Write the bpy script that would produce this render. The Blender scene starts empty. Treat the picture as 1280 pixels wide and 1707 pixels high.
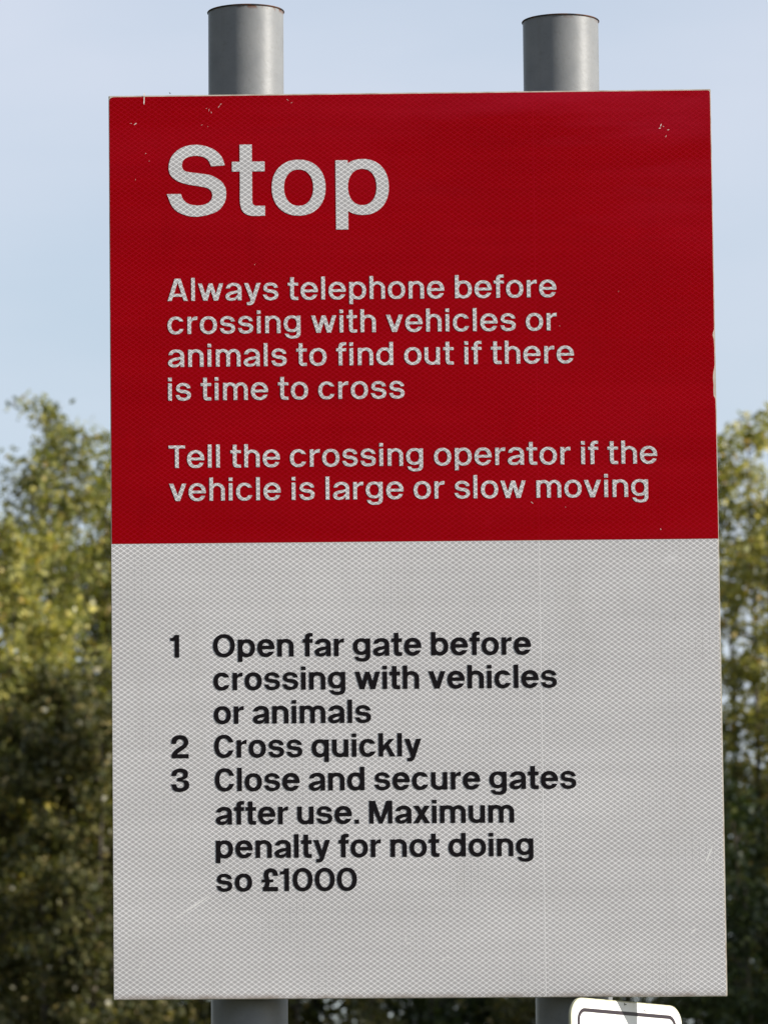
import bpy, bmesh, math, random
import numpy as np
from mathutils import Vector, Matrix
from mathutils.geometry import delaunay_2d_cdt

C = bpy.context.scene.collection
scene = bpy.context.scene
rad = math.radians

# ================================================================ camera, sky, sun, exposure
CAM = Vector((-0.14603, -6.87933, 1.55047))
YAW, PITCH, ROLL = -0.0400879, 0.1463983, -0.0032778
FPX, SHIFT = 11682.03, -659.306          # focal length and principal point offset, in pixels of the 1280 x 1707 photograph
cam_data = bpy.data.cameras.new('camera')
cam = bpy.data.objects.new('camera', cam_data); C.objects.link(cam)
Fw = Vector((math.sin(YAW) * math.cos(PITCH), math.cos(YAW) * math.cos(PITCH), math.sin(PITCH)))
R0 = Vector((math.cos(YAW), -math.sin(YAW), 0)); U0 = R0.cross(Fw)
Rt = R0 * math.cos(ROLL) + U0 * math.sin(ROLL); Up = -R0 * math.sin(ROLL) + U0 * math.cos(ROLL)
mm_ = Matrix((Rt, Up, -Fw)).transposed().to_4x4(); mm_.translation = CAM
cam.matrix_world = mm_
cam_data.sensor_fit = 'VERTICAL'; cam_data.sensor_height = 24; cam_data.sensor_width = 24
cam_data.lens = FPX / 1707 * 24
cam_data.shift_x = -SHIFT / 1707
cam_data.clip_start = .1; cam_data.clip_end = 2000
cam_data.dof.use_dof = True
cam_data.dof.focus_distance = (Vector((0, 0, 2.53)) - CAM).dot(Fw)
cam_data.dof.aperture_fstop = 22
scene.camera = cam

SUN_AZ, SUN_EL = 106.0, 23.5             # clockwise from +Y; the board faces -Y
world = bpy.data.worlds.new('World'); scene.world = world; world.use_nodes = True
nt = world.node_tree; bg = nt.nodes['Background']
sky = nt.nodes.new('ShaderNodeTexSky'); sky.sky_type = 'NISHITA'; sky.sun_disc = False
sky.sun_elevation = rad(SUN_EL); sky.sun_rotation = rad(SUN_AZ); sky.air_density = 1.15; sky.dust_density = .5; sky.ozone_density = 2.2
tc = nt.nodes.new('ShaderNodeTexCoord'); mp = nt.nodes.new('ShaderNodeMapping'); mp.inputs['Scale'].default_value = (5, 5, 16)
cn = nt.nodes.new('ShaderNodeTexNoise'); cn.inputs['Scale'].default_value = 1.0; cn.inputs['Detail'].default_value = 5; cn.inputs['Roughness'].default_value = .5
cr = nt.nodes.new('ShaderNodeMapRange'); cr.inputs['From Min'].default_value = .3; cr.inputs['From Max'].default_value = .72; cr.inputs['To Min'].default_value = .30; cr.inputs['To Max'].default_value = .72
mx = nt.nodes.new('ShaderNodeMix'); mx.data_type = 'RGBA'
mx.inputs['B'].default_value = (5.65, 5.75, 6.45, 1)      # thin high cloud veil
nt.links.new(tc.outputs['Generated'], mp.inputs['Vector']); nt.links.new(mp.outputs['Vector'], cn.inputs['Vector'])
nt.links.new(cn.outputs['Fac'], cr.inputs['Value']); nt.links.new(cr.outputs['Result'], mx.inputs['Factor'])
nt.links.new(sky.outputs['Color'], mx.inputs['A']); nt.links.new(mx.outputs['Result'], bg.inputs['Color'])
bg.inputs['Strength'].default_value = .1

sl = bpy.data.lights.new('sun', 'SUN'); sl.energy = 5.0; sl.angle = rad(.5); sl.color = (1, .94, .85)
so = bpy.data.objects.new('sun', sl); C.objects.link(so)
sd = Vector((math.sin(rad(SUN_AZ)) * math.cos(rad(SUN_EL)), math.cos(rad(SUN_AZ)) * math.cos(rad(SUN_EL)), math.sin(rad(SUN_EL))))
so.rotation_euler = sd.to_track_quat('Z', 'Y').to_euler(); so.location = (20, -10, 20)

scene.view_settings.view_transform = 'Standard'; scene.view_settings.look = 'None'
scene.view_settings.exposure = 0.55; scene.view_settings.gamma = 1; scene.view_settings.use_curve_mapping = False

# ================================================================ helpers
def obj(name, me, parent=None, label=None, cat=None, group=None, kind=None, mat=None):
    o = bpy.data.objects.new(name, me); C.objects.link(o)
    if parent: o.parent = parent
    if label: o['label'] = label
    if cat: o['category'] = cat
    if group: o['group'] = group
    if kind: o['kind'] = kind
    if mat and me and not me.materials: me.materials.append(mat)
    return o
def mesh(name, V, F, smooth=False):
    me = bpy.data.meshes.new(name); me.from_pydata(V, [], F); me.update()
    if smooth: me.polygons.foreach_set('use_smooth', [True] * len(me.polygons))
    return me
def quads_mesh(name, co, n):             # n loose quads, co = (4n, 3)
    me = bpy.data.meshes.new(name)
    me.vertices.add(4 * n); me.vertices.foreach_set('co', np.asarray(co, np.float32).ravel())
    me.loops.add(4 * n); me.loops.foreach_set('vertex_index', np.arange(4 * n, dtype=np.int32))
    me.polygons.add(n); me.polygons.foreach_set('loop_start', np.arange(0, 4 * n, 4, dtype=np.int32))
    me.polygons.foreach_set('loop_total', np.full(n, 4, np.int32)); me.update(calc_edges=True)
    return me
def rounded(w, h, r, n=8, cx=0, cy=0):   # outline, counter-clockwise
    P = []
    for k, (sx, sy) in enumerate(((1, 1), (-1, 1), (-1, -1), (1, -1))):
        for i in range(n + 1):
            a = rad(90 * k + 90 * i / n)
            P.append((cx + sx * (w / 2 - r) + r * math.cos(a), cy + sy * (h / 2 - r) + r * math.sin(a)))
    return P
def slab(P, y0, y1):                     # outline P (x, z) thickened between depths y0 (front) and y1 (back)
    n = len(P)
    V = [(x, y0, z) for x, z in P] + [(x, y1, z) for x, z in P]
    F = [list(range(n)), list(range(2 * n - 1, n - 1, -1))] + [[i, n + i, n + (i + 1) % n, (i + 1) % n] for i in range(n)]
    return V, F
def loop_band(P, Q, y0, y1):             # ring between two outlines of equal length
    n = len(P); V = [(x, y0, z) for x, z in P] + [(x, y0, z) for x, z in Q] + [(x, y1, z) for x, z in P] + [(x, y1, z) for x, z in Q]
    F = []
    for i in range(n):
        j = (i + 1) % n
        F += [[i, j, n + j, n + i], [i, 2 * n + i, 2 * n + j, j], [n + i, n + j, 3 * n + j, 3 * n + i]]
    return V, F
def box(x0, x1, y0, y1, z0, z1, V, F):
    b = len(V); V += [(x, y, z) for z in (z0, z1) for y in (y0, y1) for x in (x0, x1)]
    F += [[b + i for i in f] for f in ((0, 2, 3, 1), (4, 5, 7, 6), (0, 1, 5, 4), (2, 6, 7, 3), (0, 4, 6, 2), (1, 3, 7, 5))]

# node shorthands
class NT:
    def __init__(s, name):
        s.m = bpy.data.materials.new(name); s.m.use_nodes = True; s.t = s.m.node_tree
        s.b = s.t.nodes['Principled BSDF']
    def n(s, kind, **kw):
        x = s.t.nodes.new(kind)
        for k, v in kw.items():
            if hasattr(x, k) and k not in x.inputs: setattr(x, k, v)
            else: x.inputs[k].default_value = v
        return x
    def l(s, a, b): s.t.links.new(a, b)
    def math(s, op, a, b=None, c=None, clamp=False):
        x = s.t.nodes.new('ShaderNodeMath'); x.operation = op; x.use_clamp = clamp
        for i, v in enumerate((a, b, c)):
            if v is None: continue
            if isinstance(v, (int, float)): x.inputs[i].default_value = v
            else: s.l(v, x.inputs[i])
        return x.outputs[0]
    def rng(s, v, a, b, c=0, d=1, smooth=False):
        x = s.t.nodes.new('ShaderNodeMapRange'); s.l(v, x.inputs['Value'])
        if smooth: x.interpolation_type = 'SMOOTHSTEP'
        for k, q in zip(('From Min', 'From Max', 'To Min', 'To Max'), (a, b, c, d)): x.inputs[k].default_value = q
        return x.outputs['Result']
    def mix(s, f, a, b, blend='MIX'):
        x = s.t.nodes.new('ShaderNodeMix'); x.data_type = 'RGBA'; x.blend_type = blend
        for k, v in (('Factor', f), ('A', a), ('B', b)):
            sock = [q for q in x.inputs if q.name == k and (q.type == ('VALUE' if k == 'Factor' else 'RGBA'))][0]
            if isinstance(v, (int, float)): sock.default_value = v
            elif isinstance(v, tuple): sock.default_value = v if len(v) == 4 else (*v, 1)
            else: s.l(v, sock)
        return [q for q in x.outputs if q.type == 'RGBA'][0]
    def noise(s, scale, detail=3, vec=None, sc=None, rough=.5):
        x = s.n('ShaderNodeTexNoise', Scale=scale, Detail=detail, Roughness=rough)
        if vec is None: vec = s.pos()
        if sc:
            m = s.n('ShaderNodeMapping', Scale=sc); s.l(vec, m.inputs['Vector']); vec = m.outputs[0]
        s.l(vec, x.inputs['Vector']); return x.outputs['Fac']
    def pos(s):
        if not hasattr(s, '_p'): s._p = s.n('ShaderNodeTexCoord').outputs['Object']
        return s._p
    def bump(s, h, dist, strength=1):
        x = s.n('ShaderNodeBump', Strength=strength, Distance=dist); s.l(h, x.inputs['Height']); s.l(x.outputs['Normal'], s.b.inputs['Normal'])

def sheeting(name, cell, line, rough, contrast=1.0, spec=.5, sheen_tint=None):
    """prismatic reflective sheeting: staggered lozenge cells 6.8 x 4.8 mm outlined by pale seals"""
    k = NT(name)
    xyz = k.n('ShaderNodeSeparateXYZ'); k.l(k.pos(), xyz.inputs[0])
    X, Zc = xyz.outputs['X'], xyz.outputs['Z']
    seam = k.math('GREATER_THAN', X, .1232)
    u = k.math('ADD', k.math('MULTIPLY', X, 2 * math.pi / .00684), k.math('MULTIPLY', seam, 1.9))
    wob = k.math('MULTIPLY', k.math('SUBTRACT', k.noise(9, 2), .5), 1.6)
    v = k.math('ADD', k.math('MULTIPLY', Zc, 2 * math.pi / .00487), wob)
    f = k.math('ADD', k.math('COSINE', u), k.math('COSINE', v))
    off = k.math('MULTIPLY', k.math('SUBTRACT', k.noise(14, 2), .42), .5)
    g = k.math('ABSOLUTE', k.math('SUBTRACT', f, off))
    su, sv = k.math('SINE', u), k.math('SINE', v)
    grad = k.math('ADD', k.math('SQRT', k.math('ADD', k.math('MULTIPLY', su, su), k.math('MULTIPLY', sv, sv))), .22)
    lines = k.rng(k.math('DIVIDE', g, grad), .12, .42, 1, 0, True)
    hair = k.rng(k.math('ABSOLUTE', k.math('SUBTRACT', X, .1232)), .0002, .0006, .55, 0, True)
    tone = k.rng(k.noise(7, 4, sc=(.6, 1, 2.6)), .3, .7, .93, 1.05)
    band = k.rng(k.noise(9, 3, sc=(.12, 1, 9)), .3, .7, .978, 1.022)
    tone = k.math('MULTIPLY', tone, band)
    fine = k.rng(k.noise(900, 2), .3, .7, .94, 1.06)
    col = k.mix(k.math('MAXIMUM', k.math('MULTIPLY', lines, contrast), k.math('MULTIPLY', hair, contrast)), cell, line)
    scuff = k.rng(k.noise(22, 6, sc=(1, 1, .7), rough=.65), .66, .78, 0, .35)
    col = k.mix(scuff, col, line)
    low = k.math('MULTIPLY', k.rng(Zc, -.4525, -.446, 1, 0, True), k.rng(k.noise(45, 4), .35, .65, .1, .75))
    col = k.mix(low, col, (.20, .15, .11))
    dirt = k.math('MULTIPLY', k.rng(k.noise(16, 6, sc=(2.2, 1, .35), rough=.6), .56, .8, 0, .16), 1.0)
    col = k.mix(dirt, col, (cell[0] * .62, cell[1] * .6, cell[2] * .52))
    if sheen_tint:  # streaky sheen, strongest at upper right, painted into the film colour
        sheen_mask = k.math('MULTIPLY', k.rng(k.noise(6, 5, sc=(.5, 1, 3.2), rough=.6), .45, .7), k.math('MULTIPLY', k.rng(Zc, .28, .44, .12, 1), k.rng(X, -.1, .22, .25, 1)))
        col = k.mix(k.math('MULTIPLY', sheen_mask, .5), col, sheen_tint)
    hs = k.n('ShaderNodeVectorMath', operation='SCALE'); k.l(col, hs.inputs[0]); k.l(k.math('MULTIPLY', tone, fine), hs.inputs['Scale'])
    k.l(hs.outputs[0], k.b.inputs['Base Color'])
    k.b.inputs['Specular IOR Level'].default_value = spec
    k.l(k.rng(k.noise(12, 4, sc=(.5, 1, 3)), .3, .7, rough - .05, rough + .08), k.b.inputs['Roughness'])
    k.bump(k.noise(5, 3, sc=(.7, 1, 4)), .0012, .55)
    return k.m

M = {}
M['white_sheet'] = sheeting('white_reflective_sheeting', (.43, .422, .43), (.84, .83, .842), .42, spec=.2)
M['letter_white'] = M['white_sheet']
M['red_sheet'] = sheeting('red_reflective_film', (.272, .0001, .0016), (.365, .003, .014), .28, .8, spec=.05, sheen_tint=(.40, .012, .035))
k = NT('black_film'); k.b.inputs['Base Color'].default_value = (.0075, .006, .0075, 1); k.b.inputs['Roughness'].default_value = .6; k.b.inputs['Specular IOR Level'].default_value = .08; M['black'] = k.m
k = NT('panel_backing'); k.l(k.mix(k.rng(k.noise(60, 4), .4, .65), (.62, .58, .50), (.42, .36, .28)), k.b.inputs['Base Color']); k.b.inputs['Roughness'].default_value = .5; M['backing'] = k.m
k = NT('paint_chip'); k.b.inputs['Base Color'].default_value = (.85, .72, .66, 1); k.b.inputs['Roughness'].default_value = .7; M['chip'] = k.m
k = NT('dark_speck'); k.b.inputs['Base Color'].default_value = (.05, .05, .04, 1); M['speck'] = k.m

def post_paint(name, rust):
    k = NT(name)
    xyz = k.n('ShaderNodeSeparateXYZ'); k.l(k.pos(), xyz.inputs[0])
    base = k.mix(k.rng(k.noise(35, 5), .3, .7), (.185, .192, .20), (.225, .23, .234))
    base = k.mix(k.rng(k.noise(300, 2), .55, .75, 0, .25), base, (.14, .135, .125))
    rim = k.math('MULTIPLY', k.rng(xyz.outputs['Z'], -.0045, -.001, 0, 1), k.math('MULTIPLY', k.rng(xyz.outputs['X'], -.018, .004), k.rng(k.noise(110, 4), .50, .57)))
    base = k.mix(k.math('MULTIPLY', rim, rust), base, (.12, .045, .02))
    run = k.math('MULTIPLY', k.rng(k.noise(55, 4, sc=(1, 1, .04)), .56, .70, 0, .35), k.rng(xyz.outputs['Z'], -.09, 0, .2, 1))
    base = k.mix(run, base, (.15, .125, .10))
    k.l(base, k.b.inputs['Base Color'])
    k.b.inputs['Roughness'].default_value = .43; k.b.inputs['Metallic'].default_value = .08; k.b.inputs['Specular IOR Level'].default_value = .2
    k.bump(k.noise(160, 3), .0004, .35)
    return k.m
M['post_rusty'] = post_paint('grey_post_paint_rusting', 1.0)
M['post'] = post_paint('grey_post_paint', .35)
k = NT('tarnished_cap_edge'); k.l(k.mix(k.rng(k.noise(90, 4), .45, .6), (.035, .035, .04), (.10, .045, .025)), k.b.inputs['Base Color']); k.b.inputs['Roughness'].default_value = .7; k.b.inputs['Specular IOR Level'].default_value = .15; M['cap'] = k.m
k = NT('galvanised_steel'); k.l(k.mix(k.noise(80, 3), (.30, .30, .30), (.42, .42, .42)), k.b.inputs['Base Color']); k.b.inputs['Metallic'].default_value = .6; k.b.inputs['Roughness'].default_value = .45; M['steel'] = k.m
k = NT('white_enamel'); k.l(k.mix(k.rng(k.noise(70, 5), .56, .7), (.86, .86, .84), (.70, .69, .62)), k.b.inputs['Base Color']); k.b.inputs['Roughness'].default_value = .35; M['enamel'] = k.m
k = NT('aged_white_rim'); k.l(k.mix(k.rng(k.noise(150, 5), .5, .7), (.50, .49, .34), (.30, .28, .17)), k.b.inputs['Base Color']); k.b.inputs['Roughness'].default_value = .5; M['rim'] = k.m
k = NT('plum_border_paint'); k.b.inputs['Base Color'].default_value = (.012, .003, .010, 1); k.b.inputs['Roughness'].default_value = .4; M['plum'] = k.m

def bark(name, a, b):
    k = NT(name); k.l(k.mix(k.rng(k.noise(9, 5, sc=(1, 1, .25)), .3, .7), a, b), k.b.inputs['Base Color']); k.b.inputs['Roughness'].default_value = .85
    k.bump(k.noise(30, 4, sc=(1, 1, .2)), .02); return k.m
M['bark'] = bark('grey_bark', (.05, .042, .032), (.11, .09, .07))
def foliage(name, stops, gain=1.0):
    k = NT(name)
    g = k.n('ShaderNodeNewGeometry'); r = k.n('ShaderNodeValToRGB'); k.l(g.outputs['Random Per Island'], r.inputs['Fac'])
    r.color_ramp.elements.remove(r.color_ramp.elements[1])
    for i, (p, c) in enumerate(stops):
        e = r.color_ramp.elements[0] if i == 0 else r.color_ramp.elements.new(p)
        e.position = p; e.color = (*c, 1)
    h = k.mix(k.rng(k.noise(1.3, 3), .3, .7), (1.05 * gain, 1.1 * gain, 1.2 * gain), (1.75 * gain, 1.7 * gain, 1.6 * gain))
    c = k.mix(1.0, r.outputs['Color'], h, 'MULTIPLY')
    k.l(c, k.b.inputs['Base Color']); k.b.inputs['Roughness'].default_value = .42; k.b.inputs['Specular IOR Level'].default_value = .4
    t = k.n('ShaderNodeBsdfTranslucent'); k.l(k.mix(1.0, c, (1.2, 1.25, .5), 'MULTIPLY'), t.inputs['Color'])
    ms = k.n('ShaderNodeMixShader', Fac=.32); k.l(k.b.outputs[0], ms.inputs[1]); k.l(t.outputs[0], ms.inputs[2])
    k.l(ms.outputs[0], k.t.nodes['Material Output'].inputs['Surface'])
    return k.m
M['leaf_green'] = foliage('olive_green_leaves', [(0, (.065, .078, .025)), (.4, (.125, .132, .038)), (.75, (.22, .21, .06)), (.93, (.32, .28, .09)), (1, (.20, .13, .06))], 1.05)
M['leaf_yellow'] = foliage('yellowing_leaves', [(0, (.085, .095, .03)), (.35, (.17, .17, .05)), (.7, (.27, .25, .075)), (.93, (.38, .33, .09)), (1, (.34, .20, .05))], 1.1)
M['leaf_shade_dark'] = foliage('green_leaves_shade_darkened', [(0, (.016, .026, .010)), (.5, (.03, .045, .014)), (.9, (.055, .07, .022)), (1, (.16, .17, .06))])  # green darkened so the leaf colour carries the belt's lower shade
M['leaf_brown_shaded'] = foliage('browning_leaves_shade_darkened', [(0, (.03, .036, .013)), (.5, (.06, .06, .022)), (.88, (.10, .09, .034)), (1, (.22, .17, .07))], 1.15)  # browning leaves, also darkened to put the shade of the lower trees in

# ================================================================ ground
def grid_ground():
    n = 60; S = 900.0; V = []; F = []
    rnd = np.random.RandomState(4)
    for j in range(n + 1):
        for i in range(n + 1):
            x = (i / n * 2 - 1); y = (j / n * 2 - 1)
            x = math.copysign(abs(x) ** 2.2, x) * S; y = math.copysign(abs(y) ** 2.2, y) * S
            d = math.hypot(x, y)
            V.append((x, y, (0 if d < 4 else rnd.uniform(-.06, .06) * min(1, (d - 4) / 20))))
    for j in range(n):
        for i in range(n): F.append([j * (n + 1) + i, j * (n + 1) + i + 1, (j + 1) * (n + 1) + i + 1, (j + 1) * (n + 1) + i])
    k = NT('rough_grass'); k.l(k.mix(k.rng(k.noise(.6, 6), .35, .65), (.04, .05, .018), (.085, .08, .035)), k.b.inputs['Base Color']); k.b.inputs['Roughness'].default_value = .9
    k.bump(k.noise(8, 5), .06)
    obj('ground', mesh('ground', V, F, True), kind='structure', mat=k.m)
grid_ground()
# ---------------------------------------------------------------- lettering
def sarc(cx, cy, rx, ry, a0, a1, n=20, e=2.18):
    out = []
    for i in range(n + 1):
        a = math.radians(a0 + (a1 - a0) * i / n)
        c, s = math.cos(a), math.sin(a)
        out.append((cx + rx * math.copysign(abs(c) ** (2 / e), c), cy + ry * math.copysign(abs(s) ** (2 / e), s)))
    return out
def ycut(cy, ry, y, e=2.18):            # parameter angle (first quadrant sense) where the oval reaches y
    v = max(-1, min(1, (y - cy) / ry))
    return math.degrees(math.asin(math.copysign(abs(v) ** (e / 2), v)))
def catmull(P, k=5):
    out = []
    for i in range(len(P) - 1):
        p0 = P[max(i - 1, 0)]; p1 = P[i]; p2 = P[i + 1]; p3 = P[min(i + 2, len(P) - 1)]
        for j in range(k):
            t = j / k
            out.append(tuple(.5 * (2 * p1[m] + (p2[m] - p0[m]) * t + (2 * p0[m] - 5 * p1[m] + 4 * p2[m] - p3[m]) * t * t
                             + (3 * p1[m] - p0[m] - 3 * p2[m] + p3[m]) * t ** 3) for m in (0, 1)))
    out.append(P[-1]); return out
def ribbon(A, B):
    return [[A[i], A[i + 1], B[i + 1], B[i]] for i in range(len(A) - 1)]
def rib(A, B, k=5): return ribbon(catmull(A, k), catmull(B, k))
def R(x0, y0, x1, y1): return [[(x0, y0), (x1, y0), (x1, y1), (x0, y1)]]
def mirror(q, w): return [[(w - x, y) for x, y in f] for f in q]
def turn(q, w, h): return [[(w - x, h - y) for x, y in f] for f in q]
def ring(w, y0, y1, W, H, e=2.18):
    cx, cy, rx, ry = w / 2, (y0 + y1) / 2, w / 2, (y1 - y0) / 2
    return ribbon(sarc(cx, cy, rx, ry, 0, 360, 48, e), sarc(cx, cy, rx - W, ry - H, 0, 360, 48, e))
def hook(w, y0, y1, W, H, yt, yb):      # open ring like c: gap on the right between yb and yt
    cx, cy, rx, ry = w / 2, (y0 + y1) / 2, w / 2, (y1 - y0) / 2
    return ribbon(sarc(cx, cy, rx, ry, ycut(cy, ry, yt), 360 + ycut(cy, ry, yb), 44),
                  sarc(cx, cy, rx - W, ry - H, ycut(cy, ry - H, yt), 360 + ycut(cy, ry - H, yb), 44))
def arch(x0, x1, W, H, top=78.5):       # arch springing from a stem at x0, its leg ending at x1
    ic, ir = (x0 + W + x1 - W) / 2, (x1 - x0 - 2 * W) / 2
    orx = min((x1 - x0) / 2 + 4, (x1 - x0 - 2) / 2)
    return ribbon(sarc(x1 - orx, 48, orx, top - 48, 0, 152, 20, 2.02), sarc(ic, 48, ir, top - 48 - H, 0, 180, 20, 2.05)) + R(x1 - W, 0, x1, 48)
def bowl(w, W, H):                      # ring hanging on a stem at the left
    cy, ry = 38.5, 40
    return ribbon(sarc(w - 36.5, cy, 36.5, ry, -152, 152, 40), sarc(w / 2, cy, (w - 2 * W) / 2, ry - H, -180, 180, 40))
SA = [(1110,500),(1050,340),(900,205),(640,130),(380,170),(200,310),(130,500),(160,660),(280,770),(450,830),(550,848),(650,865),(800,900),(870,960),(888,1040),(860,1120),(780,1180),(640,1207),(480,1180),(380,1100),(340,1000)]
SB = [(870,515),(830,420),(750,355),(620,325),(480,345),(390,400),(362,490),(385,570),(460,610),(640,635),(780,657),(880,680),(1030,770),(1110,880),(1130,1000),(1100,1160),(960,1320),(640,1405),(380,1365),(200,1240),(95,1000)]
def ess(w, y0, y1, k):
    a, b = [], []
    sx, sy = w / 1035.0, (y1 - y0) / 1275.0
    for (ax, ay), (bx, by) in zip(SA, SB):
        cx, cy, dx, dy = (ax + bx) / 2 * sx, -(ay + by) / 2 * sy, (ax - bx) / 2, (ay - by) / 2
        dx, dy = dx * k / 12.43, -dy * k / 12.43
        a.append((cx + dx, cy + dy)); b.append((cx - dx, cy - dy))
    A, B = catmull(a, 4), catmull(b, 4)
    xs = [p[0] for p in A + B]; ys = [p[1] for p in A + B]
    f = lambda p: ((p[0] - min(xs)) / (max(xs) - min(xs)) * w, y0 + (p[1] - min(ys)) / (max(ys) - min(ys)) * (y1 - y0))
    return ribbon([f(p) for p in A], [f(p) for p in B])
def Z(P, x0, base, s): return [((x - x0) / s, (base - y) / s) for x, y in P]
LO, HI, ASC, O = -1.5, 78.5, 103, 1.5
def glyph(c, W, H):
    """faces, width, left bearing, right bearing; capital height = 100 units"""
    h = W - 17.2                        # extra weight
    st, rd = 10 - h * .4, 6.3
    if c == 'A':
        w = 89; q = [[(0,0),(18.5+h,0),(50+h/3,100),(31-h/3,100)]]
        return q + mirror(q, w) + R(20, 19, 69, 19 + H), w, 2, 6
    if c == 'C': return hook(86, LO, 101.5, W, H, 68, 32), 86, 7, 6
    if c == 'M':
        w = 101; q = R(0, 0, W - 1, 100) + [[(0,100),(W+6,100),(59,0),(43,0)]]
        return q + mirror(q, w), w, st, st
    if c == 'O': return ring(96, LO, 101.5, W, H, 2.1), 96, 7, 7
    if c == 'S': return ess(83.3, LO, 101.5, 1 + h / 20), 83.3, 6, 6
    if c == 'T': return R(0, 100 - H, 73, 100) + R(36.5 - W / 2, 0, 36.5 + W / 2, 100 - H), 73, 3, 3
    if c == '0': return ring(87, LO, 101.5, W, H, 2.15), 87, 5.5, 5.5
    if c == '1': return R(39 - W, 0, 39, 100) + rib([(0,86.5),(9,87.5),(16,92),(20,100)], [(0,73.5),(8,73.6),(16,73.8),(22,74)]), 39, 5, 12
    if c == '2':
        a = [(58,748),(62,722),(78,704),(108,697),(140,706),(157,733),(150,762),(125,783),(102,799),(95,806),(92,809)]
        b = [(86,748),(89,734),(96,725),(108,721),(123,726),(130,738),(125,752),(108,764),(82,782),(64,805),(60,830)]
        return rib(Z(a,58,832,1.32), Z(b,58,832,1.32)) + R(1.5, 0, 76, 18), 76, 6, 6
    if c == '3':
        a = [(59,122),(68,92),(106,78),(145,88),(155,112),(147,134),(122,146)]
        b = [(87,122),(92,107),(106,100),(122,104),(128,114),(122,127),(100,133)]
        a2 = [(122,146),(151,151),(162,176),(148,204),(106,215),(70,204),(57,170)]
        b2 = [(100,153),(124,157),(134,173),(126,188),(108,193),(92,187),(85,170)]
        f = lambda P: Z(P, 57, 213, 1.32)
        return rib(f(a), f(b)) + rib(f(a2), f(b2)) + [f([(92,133),(92,153),(124,155),(124,133)])], 80, 6, 6
    if c == '£':
        a = [(690,716),(682,688),(650,671),(619,682),(607,708),(611,735),(615,758),(608,782),(601,805)]
        b = [(662,716),(660,703),(650,695),(640,698),(635,710),(638,735),(641,755),(638,775),(628,790)]
        f = lambda P: Z(P, 595, 805, 1.32)
        return rib(f(a), f(b)) + [f([(595,737),(662,737),(662,753),(595,753)]), f([(602,780),(689,780),(689,805),(602,805)])], 72, 5, 5
    if c == '.': return R(0, 0, W - 1, W - 2), W - 1, st, st
    if c == 'a':
        w = 71
        t = 180 - ycut(50, 28.5, 54); ti = 180 - ycut(50, 28.5 - H, 54)
        q = ribbon(sarc(36.5, 50, 34.5, 28.5, 0, t), sarc(36.5, 50, 34.5 - W, 28.5 - H, 0, ti)) + R(w - W, 0, w, 50)
        top = [(w-W+1,47),(47,43.5),(26,40),(9,33),(0,20.5),(6,5),(24,-1.5),(42,1.5),(w-W+1,14)]
        b = H * .86
        inn = [(w-W+1,47-b),(48,43-b),(33,39.5-b),(W+5,35.5-b),(W+.5,20),(W+2,14),(27,b-1),(43,b+3),(w-W+1,27)]
        return q + rib(top, inn), w, 6.5, 8
    w = 74.5 + h * .4
    if c == 'b': return R(0, 0, W, ASC) + bowl(w, W, H), w, st, rd
    if c == 'p': return R(0, -22, W, 77) + bowl(w, W, H), w, st, rd
    if c == 'd': return mirror(R(0, 0, W, ASC) + bowl(w, W, H), w), w, rd, st
    if c == 'q': return mirror(R(0, -22, W, 77) + bowl(w, W, H), w), w, rd, st
    if c == 'c': return hook(73, LO, HI, W, H, 57, 22.5), 73, rd, 5
    if c == 'o': return ring(75.5, LO, HI, W, H), 75.5, rd, rd
    if c == 'e':
        w = 75.5; cy, ry, rx = 38.5, 40, w / 2; yb = 33.5
        q = ribbon(sarc(rx, cy, rx, ry, ycut(cy, ry, yb), 360 + ycut(cy, ry, 21.5), 46),
                   sarc(rx, cy, rx - W, ry - H, ycut(cy, ry - H, yb), 360 + ycut(cy, ry - H, 22.5), 46))
        return q + R(W - 4, yb, w - W + 3, yb + H * .92), w, rd, rd
    if c == 'f':
        a = [(10.5,70),(10.5,84),(13.5,95.5),(21,101.5),(31,103.5),(44,103)]
        b = [(10.5+W,70),(10.5+W,81),(12+W,86.5-h*.5),(15+W,89-h*.5),(19+W,89.7-h*.6),(44,89.6-h*.7)]
        return rib(a, b) + R(10.5, 0, 10.5 + W, 70) + R(0, 76.5 - H, 44, 76.5), 44, 4.5, 4.5
    if c == 'g':
        m = mirror([f for f in bowl(w, W, H)], w)
        m = [[(x, 4 + (y - LO) * (HI - 4) / (HI - LO)) for x, y in f] for f in m]
        a = [(w,10),(w,-2),(w-4,-14),(w-14,-22),(w-31,-25),(w-50,-23),(w-63,-15.5),(w-69.5,-3.5)]
        b = [(w-W,10),(w-W,-1),(w-W-2.5,-7.5+h*.5),(w-W-7,-11+h*.8),(w-33,-12.5+h*.9),(w-44,-11.8+h*.8),(w-50,-9+h*.5),(w-53+h*.6,-3.5)]
        return m + R(w - W, 8, w, 77) + rib(a, b), w, rd, st
    if c == 'h': return R(0, 0, W, ASC) + arch(0, 68.5 + h, W, H), 68.5 + h, st, 8
    if c == 'n': return R(0, 0, W, 77) + arch(0, 68.5 + h, W, H), 68.5 + h, st, 8
    if c == 'u': return turn(R(0, 0, W, 77) + arch(0, 68.5 + h, W, H), 68.5 + h, 77), 68.5 + h, 8, st
    if c == 'm':
        w = 109.5 + h; m2 = (w + W) / 2
        return R(0, 0, W, 77) + arch(0, m2, W, H) + arch(m2 - W, w, W, H), w, st, 8
    if c == 'i': return R(0, 0, W, 77) + R(0, 87, W, 102.5), W, st, st
    if c == 'l': return R(0, 0, W, ASC), W, st, st
    if c == 'k':
        return R(0, 0, W, ASC) + [[(W-2,22-h),(W-2,45),(46,77),(68,77)], [(26,47),(39,59),(73,0),(50,0)]], 73, st, 3
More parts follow.
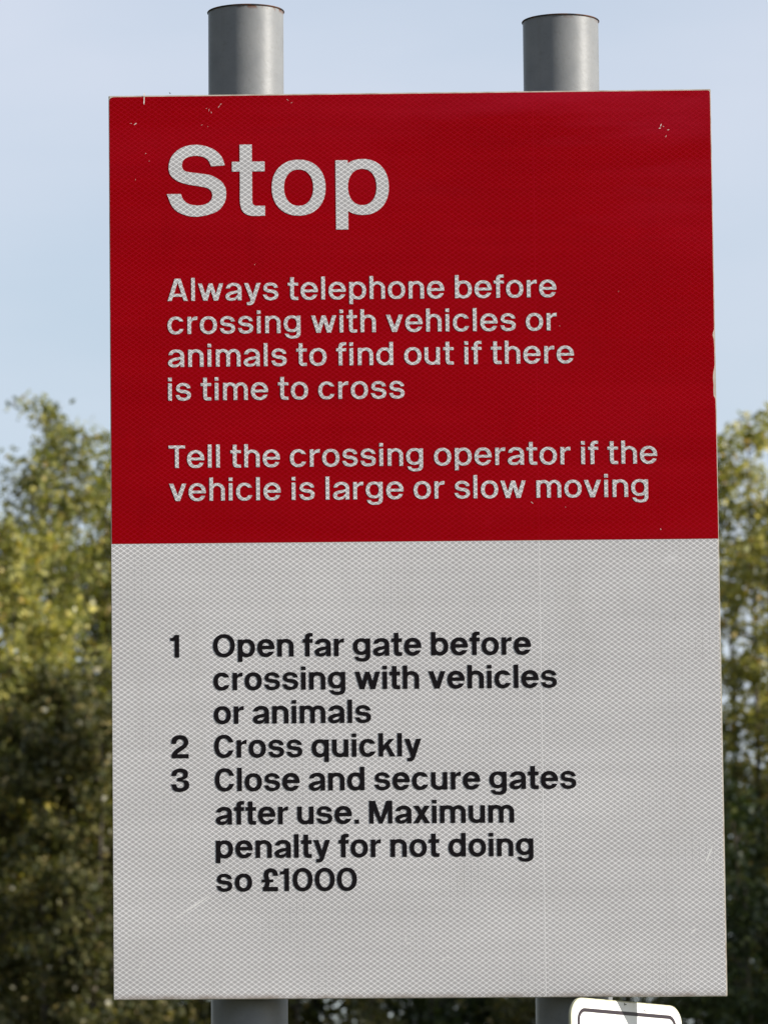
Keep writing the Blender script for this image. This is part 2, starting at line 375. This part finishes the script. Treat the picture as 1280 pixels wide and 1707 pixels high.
    if c == 'r':
        a = [(W-3,58),(W+2,67),(W+8,73.5),(W+16,77.5),(44,78)]
        b = [(W-3,44),(W,50),(W+5,57),(W+12,61.5-h/2),(43.5,62-h/2)]
        return rib(a, b) + R(0, 0, W, 77), 44, st, 5
    if c == 's': return ess(68 + h * .5, LO, HI, .86 + h * .045), 68 + h * .5, 6.5, 6.5
    if c == 't':
        a = [(11,40),(11,18),(14,6.5),(20,1),(29,-1.2),(46,-1)]
        b = [(11+W,40),(11+W,20+h*.5),(11.8+W,16+h*.6),(13.5+W,14.2+h*.7),(16.5+W,13.2+h*.8),(46,13.2+h*.8)]
        return rib(a, b) + R(11, 40, 11 + W, 101) + R(0, 76.5 - H, 46, 76.5), 46, 4.5, 5.5
    if c == 'v':
        q = [[(0,77),(19+h,77),(47+h*.4,0),(27.5-h*.4,0)]]
        return q + mirror(q, 75), 75, 4.5, 4.5
    if c == 'w':
        w = 111; q = [[(0,77),(18+h,77),(41.5+h*.4,0),(23-h*.4,0)], [(23-h*.4,0),(41.5+h*.4,0),(64+h*.2,77),(47-h*.2,77)]]
        return q + mirror(q, w), w, 4.5, 4.5
    if c == 'x':
        q = [[(0,77),(21+h,77),(73,0),(52-h,0)]]
        return q + mirror(q, 73), 73, 3, 3
    if c == 'y':
        a = [(73,77),(61,40.5),(47.5,0),(43,-10.5),(38,-17.5),(30,-21.5),(12,-22)]
        b = [(54-h,77),(42.5-h,40.5),(29.5-h*.5,2),(26.5,-4),(24.5,-6.5+h*.3),(20,-8+h*.5),(12,-8.3+h*.6)]
        return rib(a, b, 4) + [[(0,77),(19+h,77),(46,2),(28-h*.4,2)]], 73, 4.5, 4.5
    raise KeyError(c)

def union(quads):
    """overlap-free triangles covering all the pieces of a glyph"""
    vs, fs = [], []
    for q in quads:
        area = sum(q[i][0] * q[(i + 1) % len(q)][1] - q[(i + 1) % len(q)][0] * q[i][1] for i in range(len(q)))
        if abs(area) < 1e-6: continue
        if area < 0: q = q[::-1]
        fs.append(list(range(len(vs), len(vs) + len(q)))); vs += [Vector(p) for p in q]
    ov, oe, of, _, _, orig = delaunay_2d_cdt(vs, [], fs, 0, 1e-4)
    return [(v.x, v.y) for v in ov], [f for f, o in zip(of, orig) if o]

def letter_line(text, cap, x0, x1, W, H):
    """plan (millimetres) of a line of lettering running from x0 to x1 on its baseline y = 0"""
    s = cap / 100.0
    G = []
    for c in text:
        G.append(None if c == ' ' else glyph(c, W, H))
    def layout(track):
        x, out, first, end = 0, [], True, 0
        for g in G:
            if g is None: x += 33 + track; continue
            if not first: x += g[2]
            out.append((g, x)); x += g[1]; end = x; x += g[3] + track; first = False
        return out, end
    _, e0 = layout(0); n = max(1, len(G) - 1)
    tr = ((x1 - x0) / s - e0) / n if len(G) > 1 else 0
    out, _ = layout(tr)
    V, F = [], []
    for g, x in out:
        v, f = union(g[0]); b = len(V)
        V += [(x0 + (x + px) * s, py * s) for px, py in v]; F += [[i + b for i in t] for t in f]
    return V, F, tr

# ================================================================ the crossing sign
SW, SH_, ZB = .600, .9055, 2.08
sign = obj('crossing_sign', None, label='tall red and white level crossing instruction sign headed Stop on two grey posts', cat='sign')
sign.empty_display_size = .2
ZT = ZB + SH_
PT = .003
# backing panel, its face 0 .. PT behind y = 0
V, F = slab(rounded(SW, SH_, .0010, 3, 0, ZB + SH_ / 2), 0, PT)
o = obj('sign_panel', mesh('sign_panel', V, F), sign, mat=M['backing'])
def shape_part(name, P, depth, mat, label=None):
    """film with outline P (x, z), standing proud of the panel by depth; its object origin is the panel's centre"""
    V, F = slab(P, -depth, -.00002)
    V = [(x, y, z - (ZB + SH_ / 2)) for x, y, z in V]
    o = obj(name, mesh(name, V, F), sign, label, mat=mat); o.location = (0, 0, ZB + SH_ / 2); return o
for z in (ZB + .032, ZT - .155):         # aluminium channels behind the panel, carrying the clips
    V, F = [], []
    box(-.23, .23, PT + .0001, PT + .0021, z - .020, z + .020, V, F)
    box(-.23, .23, PT + .0022, .0150, z - .020, z - .0178, V, F)
    box(-.23, .23, PT + .0022, .0150, z + .0178, z + .020, V, F)
    box(-.23, .23, .0132, .0150, z - .0177, z - .007, V, F)
    box(-.23, .23, .0132, .0150, z + .007, z + .0177, V, F)
    obj('rail', mesh('rail', V, F), sign, mat=M['steel'])
ZM = ZT - .4533                          # where red meets white
e = .0012
white = [(-SW/2 + .0004, ZB + .0006), (SW/2 - .0012, ZB + .0006), (SW/2 - .0012, ZM), (-SW/2 + .0004, ZM)]
shape_part('white_sheeting', white, .0004, M['white_sheet'], 'pale grey honeycomb reflective lower half')
# red film: rounded upper left corner, bitten away along its right edge
zr = lambda mm: ZT - mm / 1000.0
xr = SW/2 - .0008
xl = -SW/2 + .0008
red = [(xl, ZM + .0002)]
red += [(xr + .0002, ZM + .0002), (xr, zr(330)), (xr - .0002, zr(313)), (xr - .0018, zr(310)), (xr - .0021, zr(304)), (xr - .0018, zr(299)), (xr - .0022, zr(292)),
        (xr - .0017, zr(286)), (xr - .0008, zr(282)), (xr - .0004, zr(279)), (xr - .0003, zr(262)), (xr - .0008, zr(253)), (xr - .0018, zr(249)), (xr - .0012, zr(246)), (xr - .0002, zr(243)),
        (xr, zr(120)), (xr, ZT - .0032), (xr - .0008, ZT - .0018), (xr - .0025, ZT - .0012)]
red += [(xl + .0045 - .0045 * math.sin(rad(a)), ZT - .0058 + .0045 * math.cos(rad(a))) for a in (0, 18, 36, 54, 72, 90)]
shape_part('red_film', red, .0004, M['red_sheet'], 'dark red upper half with white lettering')
# bare edge strip showing where the film has gone
SX = SW / 2

LINES = [
    ("Stop", -1, 278.8, 57.7, 122.9, 71.0, 17.2, 14.0, 'heading'),
    ("Always telephone before", 1, 443.6, 57.8, 209.1, 22.46, 16.3, 12.7, 'text_line'),
    ("crossing with vehicles or", 1, 443.5, 57.5, 242.6, 22.46, 16.3, 12.7, 'text_line'),
    ("animals to find out if there", 1, 460.0, 57.8, 275.8, 22.46, 16.3, 12.7, 'text_line'),
    ("is time to cross", 1, 291.9, 57.6, 309.6, 22.46, 16.3, 12.7, 'text_line'),
    ("Tell the crossing operator if the", 1, 540.6, 57.6, 377.4, 22.46, 16.3, 12.7, 'text_line'),
    ("vehicle is large or slow moving", 1, 531.1, 58.0, 410.6, 22.46, 16.3, 12.7, 'text_line'),
    ("1", 0, 66.7, 58.0, 567.0, 22.46, 19.9, 16.4, 'numeral'),
    ("Open far gate before", 0, 413.4, 100.2, 566.9, 22.46, 19.9, 16.4, 'text_line'),
    ("crossing with vehicles", 0, 438.3, 100.3, 600.0, 22.46, 19.9, 16.4, 'text_line'),
    ("or animals", 0, 255.2, 100.4, 633.4, 22.46, 19.9, 16.4, 'text_line'),
    ("2", 0, 75.0, 58.3, 667.2, 22.46, 19.9, 16.4, 'numeral'),
    ("Cross quickly", 0, 304.2, 100.6, 667.0, 22.46, 19.9, 16.4, 'text_line'),
    ("3", 0, 75.3, 57.9, 700.3, 22.46, 19.9, 16.4, 'numeral'),
    ("Close and secure gates", 0, 455.8, 101.0, 700.2, 22.46, 19.9, 16.4, 'text_line'),
    ("after use. Maximum", 0, 394.5, 101.6, 733.3, 22.46, 19.9, 16.4, 'text_line'),
    ("penalty for not doing", 0, 412.9, 101.4, 766.4, 22.46, 19.9, 16.4, 'text_line'),
    ("so £1000", 0, 239.6, 101.7, 799.4, 22.46, 19.9, 16.4, 'text_line'),
]
for text, wh, x1, x0, yb, cap, Wt, Ht, nm in LINES:
    v, f, tr = letter_line(text, cap, x0, x1, Wt, Ht)
    me = bpy.data.meshes.new(nm)
    cz = ZB + SH_ / 2
    bm = bmesh.new()
    bv = [bm.verts.new((x / 1000 - SW / 2, -.0007, (ZT - (yb - y) / 1000) - cz)) for x, y in v]
    for t in f:
        try: bm.faces.new([bv[i] for i in t])
        except ValueError: pass
    for x in [q for q in bm.verts if not q.link_faces]: bm.verts.remove(x)
    bmesh.ops.recalc_face_normals(bm, faces=bm.faces)
    for q in bm.faces:
        if q.normal.y > 0: q.normal_flip()
    edges = [e_ for e_ in bm.edges if e_.is_boundary]
    ret = bmesh.ops.extrude_edge_only(bm, edges=edges)
    for q in ret['geom']:
        if isinstance(q, bmesh.types.BMVert): q.co.y = -.00042
    bm.to_mesh(me); bm.free()
    col = 'white' if wh else 'black'
    o = obj(nm, me, sign, '%s lettering reading %s' % (col, text), mat=M['letter_white'] if wh else M['black'])
    o.location = (0, 0, cz)

# chips and scratches in the film (photo pixels turned to millimetres on the board)
def chips(name, marks, mat, depth=.0006):
    V, F = [], []
    rnd = random.Random(8)
    for (x, y, L, w, a) in marks:        # mm from the board's top left corner, length, width, angle
        ca, sa = math.cos(rad(a)), math.sin(rad(a)); n = 4; b = len(V); P = []
        for i in range(n + 1):
            t = i / n - .5; ww = w * (1 - (2 * t) ** 2 * .8) * rnd.uniform(.5, 1.2) / 2
            P.append((t * L, ww))
        ring_ = P + [(px, -py) for px, py in reversed(P)]
        for px, py in ring_:
            V.append((x / 1000 - SX + (px * ca - py * sa) / 1000, -depth, ZT - y / 1000 + (px * sa + py * ca) / 1000 - (ZB + SH_ / 2)))
        m_ = len(ring_)
        F += [[b + i, b + i + 1, b + m_ - 2 - i, b + m_ - 1 - i] for i in range(n)]
    o = obj(name, mesh(name, V, F), sign, mat=mat, kind='stuff'); o.location = (0, 0, ZB + SH_ / 2)
    return o
def pm(u, v): return ((u - 181.5) * .5988, (v - 160) * .603)   # board is near enough square to the lens for specks
mk = []
for u, v, L, w, a in [(241,168,9,1.3,88),(241.3,159,4,1.5,88),(226,208,3.4,.9,35),(219,207,1.2,.6,0),(349,186,3,.35,75),(345,183,1.6,.3,20),(353,190,2.4,.3,-70),
                      (366,180,3.6,.4,50),(369,176,2,.4,60),(337,211,1.4,.4,20),(347,214,1,.3,80),(480,170,3,.3,-40),(487,175,2,.3,30),
                      (243,258,1.4,.4,50),(249,271,1,.4,10),(226,302,1.6,.3,85),(1100,220,3,1.1,70),(1098,225,2.4,.9,10),(1104,222,1.5,.6,-30),(1112,228,2.2,.6,5),(1108,239,2.4,.5,60),
                      (877,849,3,.5,-45),(932,857,1,.3,90),(1088,895,1.8,.6,-60),(423,447,2,.3,60),(515,1400,0,0,0),(1025,498,1,.3,40),(927,555,.9,.35,0)]:
    if L: mk.append((*pm(u, v), L, w, a))
chips('chipped_marks', mk, M['chip'], .00055)
mk = [(*pm(u, v), L, w, a) for u, v, L, w, a in [(1158,1430,18,2.2,66),(822,1035,16,.9,80), (800,1085,22,.8,62), (768,1150,30,1.0,66), (735,1215,26,.8,64),(316,1508,36,2.0,33), (285,1528,14,1.0,30),(660,1565,6,1.2,80),(664,1572,4,1.6,20),(720,1600,6,1.4,15),(730,1596,5,.8,0),
                                           (225,1610,9,1.1,60),(255,1606,7,.8,-50),(232,1600,6,.7,0),(1130,1555,7,2,40)]]
k = NT('pale_scuff'); k.b.inputs['Base Color'].default_value = (.88, .87, .86, 1); k.b.inputs['Alpha'].default_value = .8; k.b.inputs['Roughness'].default_value = .5
chips('scuff_marks', mk, k.m, .00055)
chips('dark_specks', [(*pm(1109, 1042), 1.6, 1.0, 0), (*pm(757, 1190), .5, .4, 0), (*pm(284, 156.5), 2.2, 1.2, -40), (*pm(182.5, 163), 3.2, 1.2, 88)], M['speck'], .00056)

def tube(name, rb, rt, base, top, n=64, rings=24):
    """round post from base to top, origin at its top centre"""
    top = Vector(top); base = Vector(base) - top; V, F = [], []
    for j in range(rings + 1):
        t = j / rings; c = base * (1 - t)
        for i in range(n):
            a = 2 * math.pi * i / n; V.append((c.x + rt * math.cos(a), c.y + rt * math.sin(a), c.z))
    for j in range(rings):
        for i in range(n): F.append([j * n + i, j * n + (i + 1) % n, (j + 1) * n + (i + 1) % n, (j + 1) * n + i])
    return mesh(name, V, F, True)
def post(bx, tx, tz, mat):
    yc = .0545
    top = (tx, yc, tz)
    # extrapolate the slight lean measured over the board down to the ground
    gx = tx + (bx - tx) * (tz - 0) / (tz - ZB)
    p = obj('post', tube('post', .0379, .0379, (gx, yc, -.3), top), sign, mat=mat); p.location = top
    V, F = [], []; n = 64
    for r_, z in ((.0379, -.0004), (.0388, -.0003), (.0390, .0003), (.0386, .0009), (.030, .0010)):
        for i in range(n): V.append((r_ * math.cos(2 * math.pi * i / n), r_ * math.sin(2 * math.pi * i / n), z))
    for j in range(4):
        for i in range(n): F.append([j * n + i, j * n + (i + 1) % n, (j + 1) * n + (i + 1) % n, (j + 1) * n + i])
    F.append([4 * n + i for i in range(n)])
    obj('post_cap', mesh('post_cap', V, F), p, mat=M['cap'])
    # channel clips that hold the board to the post
    for z in (ZT - .155, ZB + .032):
        fr = (z - tz) / (ZB - tz); cx = tx + (bx - tx) * fr
        V, F = [], []
        r0, r1 = .0382, .0405
        for i in range(25):
            a = rad(-35 + 250 * i / 24)
            for r_, zz in ((r0, -.0125), (r1, -.0125), (r1, .0125), (r0, .0125)): V.append((r_ * math.cos(a), r_ * math.sin(a), zz))
        for i in range(24):
            for q in range(4): F.append([i * 4 + q, i * 4 + (q + 1) % 4, (i + 1) * 4 + (q + 1) % 4, (i + 1) * 4 + q])
        box(-.05, .05, -.0418, -.0386, -.012, .012, V, F)
        c = obj('clip', mesh('clip', V, F), sign, mat=M['steel']); c.location = (cx, yc, z)
post(-.1676, -.1622, 3.0810, M['post_rusty'])
post(.1525, .1542, 3.0672, M['post'])

# ================================================================ small turned notice below it, clamped to the right post
notice = obj('small_notice', None, label='small white rounded notice with a dark border line on the right post', cat='notice')
NY = rad(49.9)                             # turned to face right of the camera
NW, NH, NR = .1790, .235, .019
u_ = Vector((math.cos(NY), math.sin(NY), 0)); n_ = Vector((math.sin(NY), -math.cos(NY), 0))
P0 = Vector((.1893, 0, 0))               # where its face crosses the plane of the board
ctr = P0 + u_ * (.1088 - NW / 2 + .001)
notice.location = (ctr.x, ctr.y, 2.0765 - NH / 2); notice.rotation_euler = (0, 0, NY)
V, F = slab(rounded(NW, NH, NR, 8), 0, .0028); obj('plate', mesh('plate', V, F), notice, mat=M['rim'])
V, F = slab(rounded(NW - .0022, NH - .0022, NR - .0011, 8), -.0003, -.00002); obj('white_face', mesh('white_face', V, F), notice, mat=M['enamel'])
V, F = loop_band(rounded(NW - .020, NH - .020, NR - .007, 8), rounded(NW - .0272, NH - .0272, NR - .0106, 8), -.0006, -.0003)
obj('border_line', mesh('border_line', V, F), notice, mat=M['plum'])
V, F = [], []
for x, z, w, h in ((.028, -.0072, .0022, .0009), (.030, -.0082, .0010, .0012), (.052, -.0078, .0008, .0028), (-.004, -.0028, .0010, .0024), (-.0025, -.0030, .0030, .0008)):
    box(x - w / 2, x + w / 2, -.0005, -.0003, NH / 2 + z - h / 2, NH / 2 + z + h / 2, V, F)
obj('dirt_specks', mesh('dirt_specks', V, F), notice, mat=M['speck'], kind='stuff')
# its clamp: a band round the post and a short channel
pc = Vector((.1525, .0545, 2.0)) 
for dz in (-.035, -.12):
    V, F = [], []
    loc = notice.location; zc = 2.0765 + dz - .02
    lp = Matrix.Rotation(-NY, 3, 'Z') @ (Vector((pc.x, pc.y, 0)) - Vector((loc.x, loc.y, 0)))
    for i in range(37):
        a = 2 * math.pi * i / 36
        for r_, zz in ((.0383, -.010), (.0402, -.010), (.0402, .010), (.0383, .010)): V.append((lp.x + r_ * math.cos(a), lp.y + r_ * math.sin(a), zc - loc.z + zz))
    for i in range(36):
        for q in range(4): F.append([i * 4 + q, i * 4 + (q + 1) % 4, (i + 1) * 4 + (q + 1) % 4, (i + 1) * 4 + q])
    box(lp.x - .012, lp.x + .012, .003, lp.y - .0385, zc - loc.z - .009, zc - loc.z + .009, V, F)
    obj('bracket', mesh('bracket', V, F), notice, mat=M['steel'])

# ================================================================ trees
def pix(u, v, y):
    d = Fw * FPX + Rt * (u - 640 - SHIFT) - Up * (v - 853.5)
    return CAM + d * ((y - CAM.y) / d.y)

def tree(x, y, H, rc, seed, leafmat, label, n_leaves=30000, leaders=5, z0=.22, leaf=.055, group='trees behind the sign', gap=.0, tops=None, name='leafy_tree'):
    """trunk + leaders as tapered tubes; leaves along upswept twigs so the crown has lobes and gaps"""
    rnd = np.random.RandomState(seed)
    root = obj(name, None, label=label, cat='tree', group=group); root.location = (x, y, 0)
    V, F = [], []
    def limb(P, r0, r1, n=7):
        b = len(V); m_ = len(P)
        for j, p in enumerate(P):
            r_ = r0 + (r1 - r0) * j / (m_ - 1)
            for i in range(n): a = 2 * math.pi * i / n; V.append((p[0] + r_ * math.cos(a), p[1] + r_ * math.sin(a), p[2]))
        for j in range(m_ - 1):
            for i in range(n): F.append([b + j * n + i, b + j * n + (i + 1) % n, b + (j + 1) * n + (i + 1) % n, b + (j + 1) * n + i])
    twigs = []                           # (start, end, weight)
    fork = H * z0
    limb([(rnd.uniform(-.04, .04) * j, rnd.uniform(-.04, .04) * j, -.3 + (fork + .3) * j / 5) for j in range(6)], .02 * H ** .9, .014 * H ** .9, 10)
    L = []
    if tops is None:
        for i in range(leaders):
            a = 2 * math.pi * (i + rnd.rand() * .6) / leaders; q = rc * rnd.uniform(.25, .8) if i else 0
            L.append((q * math.cos(a), q * math.sin(a), H * (1 - (q / rc) ** 2 * .35) * rnd.uniform(.9, 1)))
    else:
        L = tops
    for (tx, ty, tz) in L:
        P = []; m_ = 16; bend = rnd.uniform(-.12, .12, 2)
        zb = fork * rnd.uniform(.8, 1.3)
        for j in range(m_):
            t = j / (m_ - 1)
            P.append(np.array((tx * t ** .7 + bend[0] * math.sin(3 * t), ty * t ** .7 + bend[1] * math.sin(4 * t), zb + (tz - zb) * t)))
        limb(P, .0055 * H ** .9, .004)
        nt_ = int(34 * (tz - zb) / 6)
        for q in range(nt_):
            t = (q + rnd.rand()) / nt_
            p = P[min(m_ - 1, int(t * (m_ - 1)))] * (1 - (t * (m_ - 1)) % 1) + P[min(m_ - 1, int(t * (m_ - 1)) + 1)] * ((t * (m_ - 1)) % 1)
            ln = rc * (.12 + .75 * (1 - t) ** .75) * rnd.uniform(.5, 1.1) * (1 if t > .12 else .7)
            a = rnd.rand() * 2 * math.pi; up = rnd.uniform(.35, 1.2)
            d = np.array((math.cos(a), math.sin(a), up)); d /= np.linalg.norm(d)
            e1 = p + d * ln; mid = p + d * ln * .5 + np.array((0, 0, -.04 * ln))
            limb([p, mid, e1], .012 + .006 * (1 - t), .003, 5)
            twigs.append((p, mid, e1, ln))
            for s in range(max(2, int(ln / .16))):
                f = rnd.uniform(.25, 1); b0 = p + (e1 - p) * f
                a2 = rnd.rand() * 2 * math.pi; d2 = np.array((math.cos(a2), math.sin(a2), rnd.uniform(-.1, 1.1))); d2 /= np.linalg.norm(d2)
                l2 = rnd.uniform(.12, .34) * (1 + .3 * rc); e2 = b0 + d2 * l2
                limb([b0, e2], .004, .0015, 3); twigs.append((b0, (b0 + e2) / 2, e2, l2 * 1.6))
        twigs.append((P[-3], P[-2], P[-1], .8))
    obj('trunk', mesh('trunk', V, F, True), root, mat=M['bark'])
    A = np.array([t[0] for t in twigs]); B = np.array([t[2] for t in twigs]); W_ = np.array([t[3] for t in twigs])
    W_ = (W_ + .10) * rnd.uniform(.2, 1.4, len(W_)) * (1 + .12 * (A[:, 2] - 5).clip(0, 9)) * (A[:, 2] > 3.6).clip(.25, 1); W_ /= W_.sum()
    idx = rnd.choice(len(W_), n_leaves, p=W_)
    f = rnd.uniform(.1, 1.05, (n_leaves, 1))
    c = A[idx] + (B[idx] - A[idx]) * f + rnd.normal(0, .055, (n_leaves, 3))
    nz = rnd.normal(0, 1, (n_leaves, 3)); nz[:, 2] = np.abs(nz[:, 2]) + .3; nz /= np.linalg.norm(nz, axis=1, keepdims=True)
    t1 = np.cross(nz, rnd.normal(0, 1, (n_leaves, 3))); t1 /= np.linalg.norm(t1, axis=1, keepdims=True); t2 = np.cross(nz, t1)
    s = leaf * rnd.uniform(.6, 1.25, (n_leaves, 1))
    Q = np.stack([c - t1 * s * .55, c + t2 * s * .36 - nz * s * .1 - t1 * s * .05, c + t1 * s * .6, c - t2 * s * .36 - nz * s * .1 - t1 * s * .05], 1)
    me = quads_mesh('crown', Q.reshape(-1, 3), n_leaves)
    obj('crown', me, root, mat=leafmat)
    return root

def tree_at(u, v, y, rc, seed, mat, label, peaks=None, **kw):
    p = pix(u, v, y)
    tops = None
    if peaks:
        tops = []
        rnd = random.Random(seed)
        for (uu, vv, dy) in peaks:
            q = pix(uu, vv, y + dy); tops.append((q.x - p.x, dy, q.z))
    return tree(p.x, y, p.z, rc, seed, mat, label, tops=tops, **kw)

tree_at(110, 650, 46, 1.0, 11, M['leaf_green'], 'tall green tree left of the sign whose pointed top stands clear against the sky',
        peaks=[(104, 700, 0), (52, 800, .3), (140, 728, -.3), (178, 770, .2), (88, 760, .3), (82, 800, -.6), (150, 830, .7), (215, 870, .2)], n_leaves=36000)
tree_at(-30, 770, 43.5, 1.1, 12, M['leaf_yellow'], 'yellowing tree at the left edge in front of the tall green one',
        peaks=[(5, 880, 0), (52, 915, .3), (-60, 850, .4), (30, 960, -.6), (-110, 870, -.1), (78, 1030, -.3)], n_leaves=48000)
tree_at(235, 905, 47.5, 1.2, 13, M['leaf_shade_dark'], 'green tree with shade-darkened leaves half hidden by the left edge of the sign',
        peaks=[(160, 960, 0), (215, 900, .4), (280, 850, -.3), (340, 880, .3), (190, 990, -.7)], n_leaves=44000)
tree_at(95, 1085, 42.5, 1.3, 14, M['leaf_brown_shaded'], 'low browning tree at lower left with shade-darkened russet tinted leaves',
        peaks=[(60, 1210, 0), (130, 1130, .4), (175, 1180, -.3), (-20, 1240, .4), (220, 1170, .1)], n_leaves=52000)
tree_at(1240, 668, 45, 1.0, 15, M['leaf_yellow'], 'pale yellow green tree right of the sign with sky showing through its branches',
        peaks=[(1242, 706, 0), (1207, 745, .3), (1272, 830, -.3), (1175, 760, .3), (1310, 840, .2)], n_leaves=26000, leaders=4)
tree_at(1345, 860, 47, 1.1, 16, M['leaf_green'], 'green tree at the right edge of the view beyond the pale one', n_leaves=14000)
tree_at(1235, 1300, 43, 1.1, 17, M['leaf_shade_dark'], 'low shade-darkened tree at lower right beside the small notice', 
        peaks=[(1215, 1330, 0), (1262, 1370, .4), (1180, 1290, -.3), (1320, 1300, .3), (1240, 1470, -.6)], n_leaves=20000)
for i, (u, v, yy, mt, lb) in enumerate([(420, 760, 46, 'leaf_green', 'tree hidden behind the left half of the sign'), (600, 900, 44, 'leaf_shade_dark', 'tree hidden behind the middle of the sign'),
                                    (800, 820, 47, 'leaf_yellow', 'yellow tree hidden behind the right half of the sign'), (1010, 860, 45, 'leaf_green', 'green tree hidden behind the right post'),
                                    (70, 960, 51, 'leaf_shade_dark', 'shade-darkened tree standing at the back of the belt on the left'), (-60, 1000, 49.5, 'leaf_brown_shaded', 'brownish tree at the back of the belt by the left edge'),
                                    (180, 1020, 50, 'leaf_green', 'olive tree at the back of the belt beside the sign'), (500, 1330, 43.5, 'leaf_brown_shaded', 'low brownish tree seen under the left half of the sign'), (760, 1380, 44.5, 'leaf_shade_dark', 'low shade-darkened tree seen under the middle of the sign'),
                                    (1060, 1340, 43.5, 'leaf_brown_shaded', 'low brownish tree seen behind the small notice'), (-330, 760, 46, 'leaf_green', 'green tree out of view on the left'), (1560, 780, 46, 'leaf_green', 'green tree out of view on the right')]):
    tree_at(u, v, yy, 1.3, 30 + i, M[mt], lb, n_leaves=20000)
# taller trees of the same belt further to the right, between the low sun and the row: they shade its lower half
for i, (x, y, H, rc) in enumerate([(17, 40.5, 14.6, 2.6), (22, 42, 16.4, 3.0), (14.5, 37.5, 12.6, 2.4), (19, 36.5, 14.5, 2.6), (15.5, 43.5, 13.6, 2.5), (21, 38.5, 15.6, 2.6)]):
    tree(x, y, H, rc, 50 + i, M['leaf_shade_dark'], ['tall dark tree well to the right of the view', 'tallest dark tree at the far right', 'shorter dark tree nearest the row on the right', 'tall dark tree nearest the camera on the far right', 'dark tree at the back of the right hand clump', 'slim dark tree in the middle of the right hand clump'][i], n_leaves=26000, leaders=9, leaf=.19, group='tall trees to the right')

# unseen trees added left and behind the camera to darken posts and board
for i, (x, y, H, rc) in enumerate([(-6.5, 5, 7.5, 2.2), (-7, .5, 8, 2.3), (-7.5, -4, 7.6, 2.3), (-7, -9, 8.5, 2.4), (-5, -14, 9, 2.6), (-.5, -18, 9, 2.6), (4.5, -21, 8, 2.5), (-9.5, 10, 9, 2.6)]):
    tree(x, y, H, rc, 70 + i, M['leaf_shade_dark'], ['added unseen dark bushy tree left of the sign, just ahead of it', 'added unseen dark bushy tree level with the sign on the left', 'added unseen dark tree on the left between sign and camera', 'added unseen dark tree left of the camera',
         'added unseen tall tree behind the camera to the left', 'added unseen tall tree straight behind the camera', 'added unseen tree behind the camera to the right', 'added unseen tall dark tree beyond the others on the left'][i], n_leaves=9000, leaders=8, z0=.1, leaf=.2, group='added trees blocking sky light')
